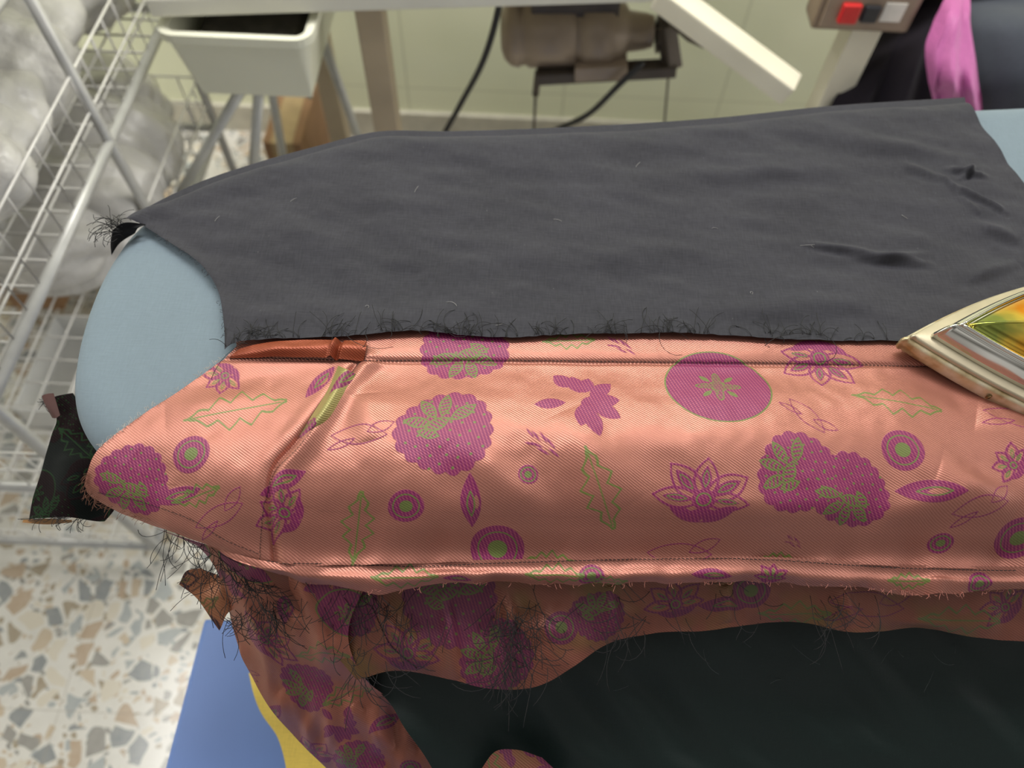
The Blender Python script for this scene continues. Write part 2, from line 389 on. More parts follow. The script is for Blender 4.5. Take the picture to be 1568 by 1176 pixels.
col1=box('support_column',(.0,.24,.10),(.14,.42,.80),bluem,.01)
g0=G(312,946,.5); 
tray=box('lower_shelf',(g0[0],-.35,.465),(.62,g0[1],.5),bluem,.006,Matrix.Rotation(math.radians(-1),3,'Z'),tuple(g0))
foot=box('base_foot',(-.25,.05,0),(.5,.50,.10),bluem,.015)
group('ironing_board',[pad,pb,col1,tray,foot])
# ------------------------------------------------ grey lining
greym=plain_cloth('charcoal_lining',(47,47,52),.85,.0012,.26,.22)
farc=[(200,341),(250,314),(300,291),(400,257),(480,235),(575,212),(680,211),(900,203),(1100,190),(1260,173),(1480,158)]
W=lambda l,z,dy=0,dz=0:[tuple(G(x,y,z)+np.array([0,dy,dz])) for x,y in l]
Z=.899
rowsg=[W(farc,.895,.016,-.045),W(farc,.895,.012,-.015),W(farc,.897),
 W([(222,350),(400,300),(700,262),(1100,240),(1505,195)],Z),
 W([(262,375),(450,340),(800,315),(1200,300),(1568,285)],Z),
 W([(310,410),(500,390),(900,370),(1300,355),(1620,370)],Z),
 W([(338,455),(550,440),(900,430),(1300,425),(1670,440)],Z),
 W([(346,505),(600,480),(900,480),(1300,480),(1700,500)],Z+.003),
 W([(347,541),(358,529),(400,521),(460,518),(520,516),(580,512),(640,508),(730,516),(790,518),(850,514),(950,512),(1060,512),(1200,520),(1375,522),(1710,530)],Z+.005)]
def dg(P,v,u):
    X,Y=P[:,:,0],P[:,:,1]; a=np.clip((v-.12)/.1,0,1)
    h=.0040*vnoise(X*1.0,Y*2.6,14,1)+.0026*vnoise(X*.8+Y*.5,Y*2,38,2)+.0005*vnoise(X,Y,120,3)
    h=h*(1-.6*np.clip((v-.85)/.15,0,1))
    for (p,q,w,hh) in [((1300,390),(1420,402),.005,.0062),((1340,398),(1420,388),.004,.003),((1235,374),(1330,388),.004,.0042),((1438,270),(1470,302),.0035,.007),((1462,288),(1535,326),.0035,.007),((1450,260),(1505,272),.0035,.006),((1465,300),(1500,330),.004,.004),((1380,250),(1440,275),.006,.004),((1470,275),(1490,258),.003,.005),((1500,345),(1560,370),.006,.004),
                    ((560,250),(640,420),.02,.0035),((960,270),(1300,262),.012,.004),((400,330),(560,420),.02,.0035),((700,400),(1100,390),.016,.003),((1200,200),(1460,240),.014,.004),((1100,480),(1350,470),.012,.004),((1480,430),(1560,400),.006,.004)]:
        A=G(*p,.9);B=G(*q,.9); h=h+ridge(X,Y,A,B,w,hh)-ridge(X,Y,A+[.002,-w*1.3,0],B+[.002,-w*1.3,0],w,hh*.5)
    P[:,:,2]+=(h+.0012)*a
    P[:,:,2]+=.004*np.exp(-(u/.012)**2)*a
    P[:,:,1]+=.0012*vnoise(X,Y*0,160,9)*np.clip((v-.97)/.03,0,1)
    tip=np.exp(-((X-P[2,0,0])**2+(Y-P[2,0,1])**2)/.02**2); P[:,:,2]+=tip*.010
    lo=P[:,:,2]; fl=.8965+.0055*np.clip((v-.86)/.08,0,1); P[:,:,2]=np.where(v>.12,np.maximum(lo,fl),lo)
    return P
grey=sheet('lining_sheet',rowsg,620,330,greym,dg,True)
def corner(P,v,u): P[:,:,2]+=.003*vnoise(P[:,:,0],P[:,:,1],60,5); return P
blackcl=plain_cloth('black_lining_fold',(24,24,26),.9,.0012,.15,.1)
cn=sheet('frayed_corner',[[(170,390,.872),(182,374,.882),(207,358,.891)],[(169,374,.882),(184,358,.898),(212,350,.904)],[(172,352,.903),(190,342,.910),(225,343,.903)]],30,20,blackcl,corner)
def hair(name,starts,mat,lmin,lmax,rad=.0002,dirf=None,seed=3,up=.3,curl=.32):
    r=random.Random(seed); paths=[]
    for st in starts:
        p=np.array(st,float); an=r.uniform(0,6.28) if dirf is None else dirf+r.gauss(0,.45)
        L=r.uniform(lmin,lmax); n=7; d=np.array([math.cos(an),math.sin(an),r.uniform(0,up)]); cv=r.gauss(0,curl*.6); pts=[p.copy()]
        for k in range(n):
            c,s_=math.cos(cv),math.sin(cv); d=np.array([d[0]*c-d[1]*s_,d[0]*s_+d[1]*c,d[2]-.06]); cv+=r.uniform(-.12,.12); p=p+d*L/n; pts.append(p.copy())
        paths.append(pts)
    return tubes(name,paths,rad,mat,4)
blackthr=simple('black_thread',(12,11,12),.7); greythr=simple('grey_thread',(44,44,48),.8); lintm=simple('lint_thread',(150,148,145),.8); pinkthr=simple('pink_thread',(175,112,98),.6)
def edgepts(s,lst,n,jit=.001,dz=.001):
    pts=[]
    for k in range(n):
        i=random.randrange(len(lst)-1); f=random.random(); x=lst[i][0]*(1-f)+lst[i+1][0]*f; y=lst[i][1]*(1-f)+lst[i+1][1]*f
        v=s.V[near(s,x,y)]; pts.append(v+np.array([random.uniform(-jit,jit),random.uniform(-jit,jit),dz]))
    return pts
ge=[(347,541),(400,521),(520,516),(640,508),(790,518),(950,512),(1060,512),(1200,520),(1375,522)]
st=edgepts(grey,ge,90)
for cx in (400,520,720,840,1015,1240,925,700,1070,600,1190):
    b_=grey.V[near(grey,cx,513)]; st+= [b_+np.array([random.uniform(-.010,.010),0,.001]) for _ in range(9)]
h1=hair('bottom_edge_fray',st,blackthr,.008,.028,.00023,1.6,5,.4)
h5=hair('seam_loose_threads',[grey.V[near(grey,cx,514)]+[0,0,.002] for cx in (395,400,530,560,700,720,730,1010,1240,1250,1000)],blackthr,.03,.055,.00024,None,22,.3,.55)
tipc=G(182,350,.905)
h2=hair('corner_fray',[tipc+rng.normal(0,.004,3) for _ in range(44)],blackthr,.014,.030,.00026,2.7,6,.3)
h3=hair('left_edge_fray',edgepts(grey,[(205,345),(250,368),(290,395),(325,430),(342,470),(347,530)],60),greythr,.002,.005,.00016,3.6,7,.3)
lp=[grey.V[near(grey,x,y)]+[0,0,.0012] for x,y in [(635,295),(445,310),(330,340),(1090,350),(1245,380),(1247,376),(700,470),(560,470),(980,250),(760,500),(1380,330),(1150,450),(860,340)]]
h4=hair('lint',lp,lintm,.006,.020,.00016,None,8,.02,.5)
group('grey_lining_fabric',[grey.o,cn.o,h1,h2,h3,h4,h5])
# ------------------------------------------------ pink brocade
PA,PB,MG,GR=(150,88,72),(200,138,122),(134,16,90),(92,108,44)
pinkm=brocade('pink_brocade',PA,PB,MG,GR,.40,.52)
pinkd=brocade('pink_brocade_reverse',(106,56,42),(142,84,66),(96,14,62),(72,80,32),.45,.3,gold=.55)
rowsp=[
 [(362,520,.896),(420,500,.8965),(640,492,.8965),(1000,495,.8965),(1375,500,.8965),(1740,505,.8965)],
 [(347,546,.8985),(440,545,.900),(560,540,.901),(1000,540,.901),(1375,545,.901),(1740,548,.901)],
 [(292,586,.899),(420,570,.900),(560,560,.9005),(1000,558,.9005),(1375,562,.9005),(1760,566,.9005)],
 [(222,632,.899),(400,622,.904),(600,620,.911),(1000,625,.913),(1375,630,.912),(1780,630,.909)],
 [(152,688,.896),(380,685,.904),(600,690,.912),(1000,700,.914),(1375,700,.913),(1780,705,.911)],
 [(138,722,.888),(360,740,.897),(600,755,.901),(1000,765,.902),(1375,768,.902),(1780,770,.902)],
 [(135,748,.878),(350,785,.885),(600,805,.882),(1000,812,.883),(1375,815,.883),(1780,820,.883)],
 [(150,768,.868),(250,803,.868),(340,828,.868),(470,845,.866),(700,845,.866),(1000,846,.868),(1375,850,.867),(1780,852,.866)],
 [(190,790,.862),(260,815,.862),(340,843,.860),(420,862,.862),(560,866,.863),(700,862,.863),(1000,858,.865),(1180,856,.866),(1375,868,.864),(1780,872,.864)],
]
seam=[(552,556),(520,600),(490,645),(455,690),(425,720),(408,770),(402,820),(400,866)]
def dp(P,v,u):
    X,Y=P[:,:,0].copy(),P[:,:,1].copy()
    h=.0042*vnoise(X,Y*.6,16,21)+.0026*vnoise(X+Y*.6,Y*.9,30,22)+.0006*vnoise(X,Y,110,23)
    low=np.clip((v-.55)/.45,0,1)
    h=h+low*.008*vnoise(X+Y*.4,Y*.2,24,24)+low*.0035*vnoise(X-Y*.4,Y*.2,60,25)
    sp=[G(x,y,.895) for x,y in seam]
    S2=spl(np.array(sp),60); best=np.full(X.shape,1e9); side=np.zeros(X.shape)
    for a,b in zip(S2[:-1],S2[1:]):
        d=b[:2]-a[:2]; t_=np.clip(((X-a[0])*d[0]+(Y-a[1])*d[1])/(d@d),0,1); ex=X-a[0]-t_*d[0]; ey=Y-a[1]-t_*d[1]; di=np.hypot(ex,ey)
        k=di<best; best[k]=di[k]; side[k]=np.sign(d[0]*ey-d[1]*ex)[k]
    h=h-.0034*np.exp(-(best/.0022)**2)+.0062*np.exp(-((best-.009)/.007)**2)*(side>0)+.0012*np.exp(-((best-.007)/.006)**2)*(side<0)
    for (p,q,w,hh) in [((690,690),(870,820),.014,.005),((1020,780),(1300,790),.012,.005),((560,610),(570,690),.012,.004),((1420,730),(1560,790),.014,.007),((1330,800),(1480,760),.010,.005),((600,800),(740,780),.012,.005),((200,690),(330,790),.016,-.004),((250,640),(420,600),.016,.004),((860,640),(960,780),.02,.004),((1480,650),(1600,700),.015,.004)]:
        h=h+ridge(X,Y,G(*p,.9),G(*q,.9),w,hh)
    P[:,:,2]+=h*np.clip((v-.13)/.1,0,1)
    g=np.array([G(x,y,.9) for x,y in [(355,549),(560,553),(980,556),(1375,560),(1740,566)]]); yy=np.interp(X,g[:,0],g[:,1])
    P[:,:,2]-=.0022*np.exp(-((Y-yy)/.0022)**2)
    return padclamp(P)
front=sheet('front_panel',rowsp,1000,400,pinkm,dp)
def px2m(s,i): return float((s.V[i]-C)@F)/FP
ML=[('rosette',1100,592,82,0),('berry',682,660,80,.25),('berry',1226,726,70,.9),('berry',1302,752,66,2.6),('tulip',900,618,70,0),('lotus',1078,765,76,0),
('berry',710,530,70,3.1),('lotus',1255,548,64,3.1),('leaf',360,628,78,.25),('leaf',1375,615,66,-.2),('leaf',920,750,70,-1.2),('leaf',548,808,60,1.45),
('leaf',870,522,40,.1),('sc',292,695,30,0),('sc',622,775,29,0),('sc',808,727,16,0),('sc',1382,688,33,0),('sc',762,840,42,0),('sc',1440,832,20,0),
('petal',720,768,44,-1.5),('petal',1425,752,52,0),('loop',550,664,44,0),('loop',1236,635,38,-1),('lotus',436,785,50,1.2),('lotus',345,575,36,2.5),('petal',430,735,38,.5),
('berry',205,735,62,2.4),('rays',830,680,38,0),('loop',1040,848,50,0),('loop',1505,775,44,.3),('lotus',1552,712,34,1),('sc',1560,825,38,0),('loop',335,790,44,.5),
('petal',490,585,34,1.1),('leaf',300,760,40,.3),('rays',950,530,30,0),('loop',1560,640,50,-.3),('rays',1215,830,20,0),('petal',270,760,40,.3),('leaf',1190,868,30,0),('leaf',840,866,40,0),('petal',1640,560,40,0),('berry',1680,740,60,0)]
lst=[]
for kd_,x,y,sz,a in ML:
    i=near(front,x,y); lst.append((kd_,front.S[i],front.T[i],sz*px2m(front,i)*(.98),a))
stamp_all(front,lst)
rowsh=[
 [(330,838,.861),(400,858,.862),(560,862,.863),(700,858,.864),(1000,854,.865),(1180,853,.866),(1375,864,.865),(1780,868,.865)],
 [(345,850,.859),(410,868,.861),(560,872,.862),(700,868,.862),(1000,864,.863),(1180,864,.864),(1375,876,.862),(1780,880,.862)],
 [(400,872,.858),(470,884,.859),(560,890,.861),(750,880,.862),(950,884,.862),(1150,878,.862),(1375,890,.861),(1780,892,.861)],
 [(430,884,.850),(500,896,.851),(560,907,.852),(650,900,.853),(750,891,.853),(850,893,.853),(950,897,.853),(1150,890,.853),(1300,897,.853),(1430,913,.853),(1500,905,.853),(1780,908,.853)]]
def dh(P,v,u):
    X=P[:,:,0]; P[:,:,2]+=v*(.008*vnoise(X,X*0,30,31)+.004*vnoise(X,X*0,90,32)); P[:,:,1]+=v*(.003*vnoise(X,X*0,70,33)); return P
hem=sheet('hem_allowance',rowsh,900,50,pinkm,dh)
l2=[('leaf',620,885,50,0),('petal',1090,880,30,0),('leaf',850,880,44,0),('leaf',930,890,30,0),('lotus',1180,885,24,0),('sc',1500,895,20,0),('petal',700,885,20,0),('leaf',1390,890,30,0),('sc',905,882,20,0)]
ll=[]
for kd_,x,y,sz,a in l2:
    i=near(hem,x,y); ll.append((kd_,hem.S[i],hem.T[i],sz*px2m(hem,i),a))
stamp_all(hem,ll)
rowsu=[
 [(400,868,.846),(600,868,.848),(900,866,.850),(1200,868,.850),(1500,880,.848),(1780,880,.848)],
 [(430,905,.828),(600,905,.832),(900,905,.834),(1200,905,.834),(1500,915,.834),(1780,918,.834)],
 [(480,960,.810),(620,955,.820),(820,950,.822),(1000,935,.824),(1200,925,.826),(1500,945,.824),(1780,950,.824)],
 [(520,1010,.795),(640,1005,.808),(820,1005,.810),(950,960,.815),(1200,940,.82),(1500,962,.818),(1780,968,.818)],
 [(545,1040,.785),(600,1025,.795),(650,1030,.797),(740,1052,.797),(830,1050,.797),(875,1025,.80),(925,990,.805),(1000,972,.808),(1100,966,.81),(1200,952,.812),(1300,972,.81),(1400,962,.81),(1500,978,.81),(1780,985,.81)]]
def du(P,v,u):
    X,Y=P[:,:,0],P[:,:,1]; P[:,:,2]+=.018*vnoise(X,Y*.3,18,41)*v+.011*vnoise(X,Y*.5,45,42)*v+.003*vnoise(X,Y,90,43)
    for (p,q) in [((770,900),(800,1045)),((930,905),(940,985)),((1270,905),(1290,965)),((560,910),(640,1020)),((680,905),(700,1040)),((1100,905),(1110,960))]:
        P[:,:,2]+=ridge(X,Y,G(*p,.82),G(*q,.81),.006,.008)
    return P
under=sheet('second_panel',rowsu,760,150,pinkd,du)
lu=[('berry',690,925,74,0),('lotus',625,1000,52,0),('berry',760,1010,60,1),('sc',860,960,26,0),('berry',915,945,44,0),('lotus',1035,925,46,.3),('petal',1110,925,36,0),('sc',1150,905,30,0),('leaf',1215,940,52,0),('berry',540,935,44,0),('loop',1330,925,60,0),('leaf',1470,950,60,0),('lotus',1540,930,40,1)]
ll=[]
for kd_,x,y,sz,a in lu:
    i=near(under,x,y); ll.append((kd_,under.S[i],under.T[i],sz*px2m(under,i),a))
stamp_all(under,ll)
rowsl=[
 [(235,808,.858),(330,838,.852),(470,872,.846),(560,895,.838)],
 [(300,835,.845),(360,870,.835),(450,905,.835),(540,940,.822)],
 [(338,885,.81),(390,915,.815),(460,945,.812),(535,985,.802)],
 [(352,945,.78),(410,965,.79),(480,1000,.785),(560,1040,.775)],
 [(372,1005,.75),(430,1020,.76),(500,1045,.755),(605,1075,.742)],
 [(405,1070,.72),(460,1080,.735),(540,1100,.73),(650,1110,.712)],
 [(450,1128,.69),(500,1135,.705),(580,1150,.70),(690,1150,.69)],
 [(505,1182,.66),(550,1185,.68),(620,1190,.675),(730,1190,.665)],
 [(560,1260,.62),(610,1260,.64),(680,1265,.64),(800,1260,.63)]]
def dl(P,v,u):
    X,Y=P[:,:,0],P[:,:,1]; k=np.clip(v*4,0,1)
    P[:,:,2]+=k*(.018*vnoise(X*1.6+Y*.4,Y*.4,24,51)+.012*vnoise(X*1.6,Y,60,52))
    for p,q,hh in [((370,900),(420,1040),.010),((470,900),(510,1010),.012),((430,880),(480,960),-.010),((520,1060),(600,1170),.010),((390,870),(440,900),.010)]:
        P[:,:,2]+=ridge(X,Y,G(*p,.8),G(*q,.78),.008,hh)
    return P
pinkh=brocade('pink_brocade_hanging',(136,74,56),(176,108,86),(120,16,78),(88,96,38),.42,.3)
hang=sheet('hanging_panel',rowsl,260,400,pinkh,dl)
stamp_all(hang,scatter(hang,.050,5,.8))
rowss=[[(735,1180,.735),(760,1150,.738),(790,1148,.738),(830,1160,.738)],[(725,1200,.73),(760,1190,.733),(800,1190,.733),(860,1190,.73)],[(720,1240,.72),(760,1240,.72),(800,1240,.72),(880,1240,.72)]]
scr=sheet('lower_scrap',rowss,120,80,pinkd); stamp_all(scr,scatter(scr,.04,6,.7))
rowsf=[[(366,533,.902),(410,525,.904),(520,520,.906),(562,522,.904)],[(354,542,.902),(410,536,.907),(510,531,.909),(560,537,.906)],[(350,547,.9005),(440,547,.903),(520,549,.904),(556,552,.902)]]
facing=sheet('turned_facing',rowsf,200,30,brocade('copper_facing',(128,52,28),(160,76,42),(90,30,30),(80,60,30),.42,.4),lambda P,v,u:(P.__setitem__((slice(None),slice(None),2),P[:,:,2]+.003*vnoise(P[:,:,0],P[:,:,1]*2,60,63)+.004*np.exp(-((u-.76)/.02)**2)-.003*np.exp(-((u-.80)/.015)**2)) or P))
rowst=[[(518,560,.905),(500,600,.908),(475,640,.908),(458,668,.906)],[(532,566,.914),(512,606,.918),(486,646,.917),(462,672,.911)],[(545,572,.9095),(525,610,.912),(495,655,.911),(466,678,.908)]]
tuck=sheet('seam_tuck',rowst,120,40,brocade('yellow_green_underside',(126,120,62),(176,166,104),MG,(90,100,36),.42,.3))
stamp_all(tuck,[('petal',tuck.S.mean()+.012,tuck.T.mean()+.02,.016,.9),('berry',tuck.S.mean()-.016,tuck.T.mean()-.022,.013,0)])
rowse=[[(272,893,.80),(285,872,.81),(305,868,.81)],[(300,915,.79),(318,893,.80),(340,884,.80)],[(335,965,.775),(350,940,.785),(372,925,.785)]]
flap=sheet('torn_flap',rowse,60,60,brocade('ochre_selvage',(140,80,50),(186,124,84),(60,24,30),(90,80,30),.42,.3),lambda P,v,u:(P.__setitem__((slice(None),slice(None),2),P[:,:,2]+.01*vnoise(P[:,:,0],P[:,:,1],60,61)) or P))
stamp_all(flap,scatter(flap,.03,7,.6))
def stitches(name,s,path,pitch=.0032,dz=.0006,rad=.00032,duty=.70):
    k=spl(np.array([(x,y) for x,y in path],float),400)
    W3=np.array([s.V[near(s,x,y)] for x,y in k]); W3=W3+np.array([0,0,dz])
    cl=np.concatenate([[0],np.cumsum(np.linalg.norm(np.diff(W3,axis=0),axis=1))]); paths=[]
    c=0
    while c<cl[-1]-pitch:
        f=lambda q:np.array([np.interp(q,cl,W3[:,i]) for i in range(3)])
        a,m,b=f(c),f(c+pitch*duty/2),f(c+pitch*duty); m=m+[0,0,.0003]; paths.append([a,m,b]); c+=pitch
    return tubes(name,paths,rad,blackthr,4)
s1=stitches('top_seam_stitches',front,[(352,549),(450,550),(560,553),(700,552),(980,555),(1200,557),(1375,561),(1560,566)])
s2=stitches('hem_stitches',hem,[(410,858),(520,864),(640,868),(740,864),(860,860),(980,857),(1180,858),(1300,866),(1420,872),(1560,874)],dz=.001)
s3=stitches('panel_seam_stitches',front,[(x-2,y) for x,y in seam],dz=.0006,rad=.00022)
s4=stitches('side_stitches',front,[(150,755),(200,765),(250,780),(300,800),(340,825),(400,850)],rad=.00022)
s5=stitches('second_panel_stitches',under,[(570,930),(600,990),(640,1025)],rad=.0003)
e1=hair('side_fray',edgepts(front,[(347,546),(292,586),(222,632),(152,688)],110),lintm,.002,.005,.00016,2.4,11,.3)
e2=hair('hem_fray',edgepts(hem,[(430,884),(560,906),(750,891),(950,897),(1150,890),(1300,896),(1430,912),(1560,906)],110),pinkthr,.002,.005,.00016,-1.6,12,.1)
tang=[]
for cx,cy,sp_,nn in [(520,905,50,46),(790,950,24,64),(785,1010,24,44),(560,1035,40,22),(960,950,30,18),(1280,935,24,22),(600,940,40,24),(900,910,60,12),(1100,930,80,12)]:
    for _ in range(nn): tang.append(under.V[near(under,cx+random.gauss(0,sp_),cy+random.gauss(0,sp_*.7))]+[0,0,.004])
e3=hair('dark_thread_tangle',tang,blackthr,.012,.042,.00023,-1.5,13,.12,.3)
e4=hair('left_thread_tangle',edgepts(hang,[(250,812),(330,840),(360,880),(400,900),(430,950),(400,930),(350,950)],130,.004,.004),blackthr,.012,.038,.00023,-1.2,14,.2,.35)
e5=hair('left_brown_fray',edgepts(front,[(138,722),(135,748),(150,768),(240,800)],60),simple('brown_thread',(100,60,40),.7),.004,.009,.00016,3.9,15,.1)
e6=hair('hanging_side_fray',edgepts(hang,[(250,812),(330,860),(340,890)],26,.004,.0),blackthr,.02,.045,.00023,-1.9,16,.1)
group('pink_brocade_fabric',[x.o for x in (front,hem,under,hang,scr,facing,tuck,flap)]+[s1,s2,s3,s4,s5,e1,e2,e3,e4,e5,e6])
# ------------------------------------------------ dark green lining
dgm=plain_cloth('bottle_green_lining',(16,28,26),.45,.0012,.12,.3,.04,.0)
rowsd=[
 [(530,1000,.768),(700,1010,.775),(900,960,.780),(1100,935,.785),(1400,940,.785),(1780,945,.785)],
 [(560,1040,.757),(700,1050,.760),(900,1020,.765),(1100,990,.772),(1400,1000,.77),(1780,1010,.77)],
 [(598,1078,.752),(720,1090,.742),(900,1075,.745),(1100,1060,.75),(1400,1070,.75),(1780,1080,.75)],
 [(620,1115,.742),(740,1125,.728),(900,1125,.73),(1100,1120,.735),(1400,1130,.735),(1780,1140,.735)],
 [(652,1160,.725),(700,1180,.713),(850,1180,.715),(1100,1180,.72),(1400,1180,.72),(1780,1190,.72)],
 [(690,1230,.70),(760,1245,.69),(900,1240,.695),(1100,1240,.70),(1400,1240,.70),(1780,1250,.70)]]
def dd(P,v,u):
    X,Y=P[:,:,0],P[:,:,1]; P[:,:,2]+=.022*vnoise(X,Y,12,71)+.010*vnoise(X+Y,Y,30,72); return P
dark=sheet('lining_panel',rowsd,400,200,dgm,dd)
zs=lambda amp,f,sd:(lambda P,v,u:(P.__setitem__((slice(None),slice(None),2),P[:,:,2]+amp*vnoise(P[:,:,0],P[:,:,1],f,sd)) or P))
scrapl=sheet('side_scrap',[[(66,607,.835),(80,602,.838),(108,598,.835)],[(84,650,.83),(110,655,.83),(150,660,.83)],[(66,715,.82),(110,715,.828),(175,705,.828)],[(53,765,.81),(100,765,.82),(185,765,.82)],[(46,797,.805),(90,796,.81),(155,794,.815)]],140,180,
   brocade('dark_brocade',(7,10,9),(11,17,14),(22,10,12),(24,44,24),.7,.0,.1,0),zs(.014,40,81))
stamp_all(scrapl,scatter(scrapl,.035,9,.8))
edge_o=sheet('scrap_facing',[[(64,606,.840),(72,603,.841),(82,602,.842)],[(70,622,.838),(80,626,.840),(88,622,.840)],[(80,640,.836),(86,640,.838),(92,636,.838)]],20,20,simple('rust_facing',(60,24,18),.7))
edge_p=sheet('scrap_hem',[[(36,796,.803),(70,794,.806),(110,796,.808)],[(34,800,.802),(70,803,.802),(110,800,.805)]],20,6,simple('tan_facing',(150,110,66),.6))
f7=hair('scrap_fray',[scrapl.V[near(scrapl,random.uniform(45,140),797)] for _ in range(36)]+[scrapl.V[near(scrapl,72,608)] for _ in range(18)],blackthr,.004,.014,.00022,3.9,17,.1)
f8=hair('lining_loose_threads',[dark.V[near(dark,random.uniform(900,1500),random.uniform(985,1060))]+[0,0,.006] for _ in range(10)],simple('pale_thread',(60,66,66),.7),.01,.03,.00013,None,18,.02)
group('dark_green_lining_fabric',[dark.o,scrapl.o,edge_o.o,edge_p.o,f7,f8])
rowsy=[[(380,1030,.56),(400,1035,.57),(470,1060,.58)],[(395,1085,.56),(440,1090,.57),(520,1100,.58)],[(425,1130,.55),(480,1130,.56),(600,1090,.60)],[(440,1185,.55),(520,1185,.56),(660,1185,.60)],[(450,1240,.55),(540,1240,.56),(720,1240,.6)]]
yel=sheet('yellow_fabric',rowsy,60,60,plain_cloth('yellow_cotton',(226,198,96),.8,.0015,.08),zs(.012,30,91))
# ------------------------------------------------ iron
tip=G(1370,532,.9065)
def iron():
    L=.25; nn=48; xs=L*(np.linspace(0,1,nn)**1.3)
    def hw(x):
        k=np.clip(x/(L*.62),0,1); w=.078*(1-(1-k)**1.5); return w*np.where(x>L*.75,1-.12*((x-L*.75)/(L*.25))**2,1)
    w=hw(xs); w[0]=.0012
    out=[(x,ww) for x,ww in zip(xs,w)]+[(x,-ww) for x,ww in zip(xs[::-1],w[::-1])]
    out=np.array(out); m=len(out)
    def stack(name,rings,mat,cxs=.62):
        cx=np.array([L*cxs,0]); V=[];Fc=[]
        for s,z in rings:
            for p in out:
                q=cx+(p-cx)*s; V.append((q[0],q[1],z))
        for r in range(len(rings)-1):
            for i in range(m):
                j=(i+1)%m; Fc.append((r*m+i,(r+1)*m+i,(r+1)*m+j,r*m+j))
        for r,fl in ((0,0),(len(rings)-1,1)):
            for i in range(nn-1):
                q=(r*m+i,r*m+i+1,r*m+m-2-i,r*m+m-1-i); Fc.append(q if not fl else q[::-1])
        o=mesh_obj(name,V,Fc,mat); bm=bmesh.new(); bm.from_mesh(o.data); bmesh.ops.recalc_face_normals(bm,faces=bm.faces); bm.to_mesh(o.data); bm.free()
        return o
    b=NB('worn_brass'); nz=b.noise(60,5); nb=b.noise(250,3)
    b.set(Base_Color=b.ramp(nz,[(.3,lin((150,124,80))),(.5,lin((196,180,144))),(.7,lin((214,206,184)))]),Metallic=.55,Roughness=b.math('MULTIPLY_ADD',nz,.35,.22)); b.bump(nb,.15,.001); brass=b.m
    c=NB('chrome'); nz=c.noise(26,4); c.set(Base_Color=c.mix(nz,lin((205,202,190)),lin((240,238,228))),Metallic=1.0,Roughness=c.math('MULTIPLY_ADD',nz,.10,.04)); chrome=c.m
    a=NB('chrome_painted_reflection'); nz=a.noise(24,3); a.set(Base_Color=a.ramp(nz,[(.38,lin((240,150,30))),(.5,lin((226,190,80))),(.62,lin((150,160,80)))]),Metallic=.95,Roughness=.12); painted_refl=a.m  # chrome dome's warm yellow-orange reflection painted into its base colour
    sole=stack('soleplate',[(.985,0),(1,.002),(1,.011),(.99,.0135),(.975,.014)],brass)
    rim=stack('rim_plate',[(.965,.0138),(.97,.0155),(.965,.018),(.955,.0185)],simple('cream_metal',(178,168,144),.35,.5,.1,40))
    skirt=stack('chrome_skirt',[(.87,.018),(.876,.020),(.872,.023),(.858,.027),(.845,.031),(.832,.034),(.815,.036),(.80,.0365)],chrome)
    bead=stack('chrome_bead',[(.80,.0355),(.795,.0378),(.785,.0388),(.772,.0385),(.765,.0370),(.755,.0355)],chrome)
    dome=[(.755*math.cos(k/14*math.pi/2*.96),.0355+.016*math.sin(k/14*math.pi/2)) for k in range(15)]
    top=stack('chrome_cap',dome,painted_refl)
    black=simple('bakelite',(28,26,26),.35)
    p1=lathe('handle_post_front',[(0,.014),(.03,.011),(.06,.011),(.088,.009)],(.15,0,.046),(0,0,1),chrome)
    p2=lathe('handle_post_rear',[(0,.014),(.03,.011),(.06,.011),(.088,.009)],(.225,0,.046),(0,0,1),chrome)
    hb=lathe('handle_grip',[(0,.006),(.004,.014),(.02,.0185),(.06,.020),(.1,.0185),(.116,.014),(.12,.006)],(.130,0,.142),(1,0,0),black)
    scr_=[lathe('screw_%d'%k,[(0,.0028),(.0015,.0028),(.002,.002)],(x,-float(hw(np.array(x)))+.0006,.006),(.45,-1,0),simple('screw_dark_%d'%k,(120,95,60),.4,.8)) for k,x in enumerate((.062,.16))]
    cord=tubes('power_cord',[spl([(.26,0,.03),(.29,.0,.05),(.32,.02,.12),(.35,.03,.25),(.38,.04,.5)],20)],.004,black,8)
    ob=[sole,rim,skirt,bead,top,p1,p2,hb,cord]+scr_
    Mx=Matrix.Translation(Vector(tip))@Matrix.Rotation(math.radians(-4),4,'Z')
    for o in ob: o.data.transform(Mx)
    group('iron',ob)
iron()
# ------------------------------------------------ sewing table and motor
cream=simple('cream_enamel',(222,216,194),.4,0,.06,10); tan=simple('tan_enamel',(174,158,132),.5,0,.08,12); laminate=simple('white_laminate',(222,220,206),.35,0,.04,10)
A=G(232,28,.72); B=G(1130,0,.72); ang=math.atan2(B[1]-A[1],B[0]-A[0])
rz=Matrix.Rotation(ang,3,'Z'); pv=tuple(A)
A0=A
topb=box('table_top',(A[0],A[1],.72),(A[0]+1.75,A[1]+.42,.75),laminate,.004,rz,pv)
V=[];Fc=[]
for k in range(150):
    x=A[0]+.01+k*.01; l=.018 if k%5==0 else .010; w=.0009
    q=[Vector((x-w,A[1]+.006,.7506)),Vector((x+w,A[1]+.006,.7506)),Vector((x+w,A[1]+.006+l,.7506)),Vector((x-w,A[1]+.006+l,.7506))]
    b0=len(V); V+=[rz@(v-Vector(pv))+Vector(pv) for v in q]; Fc.append((b0,b0+1,b0+2,b0+3))
tk=mesh_obj('ruler_marks',V,Fc,simple('ruler_black',(60,58,50),.5),False)
lc=GY(580,100,1.10); leg1=box('leg_center',(lc[0]-.022,1.08,.0),(lc[0]+.022,1.12,.72),tan,.003)
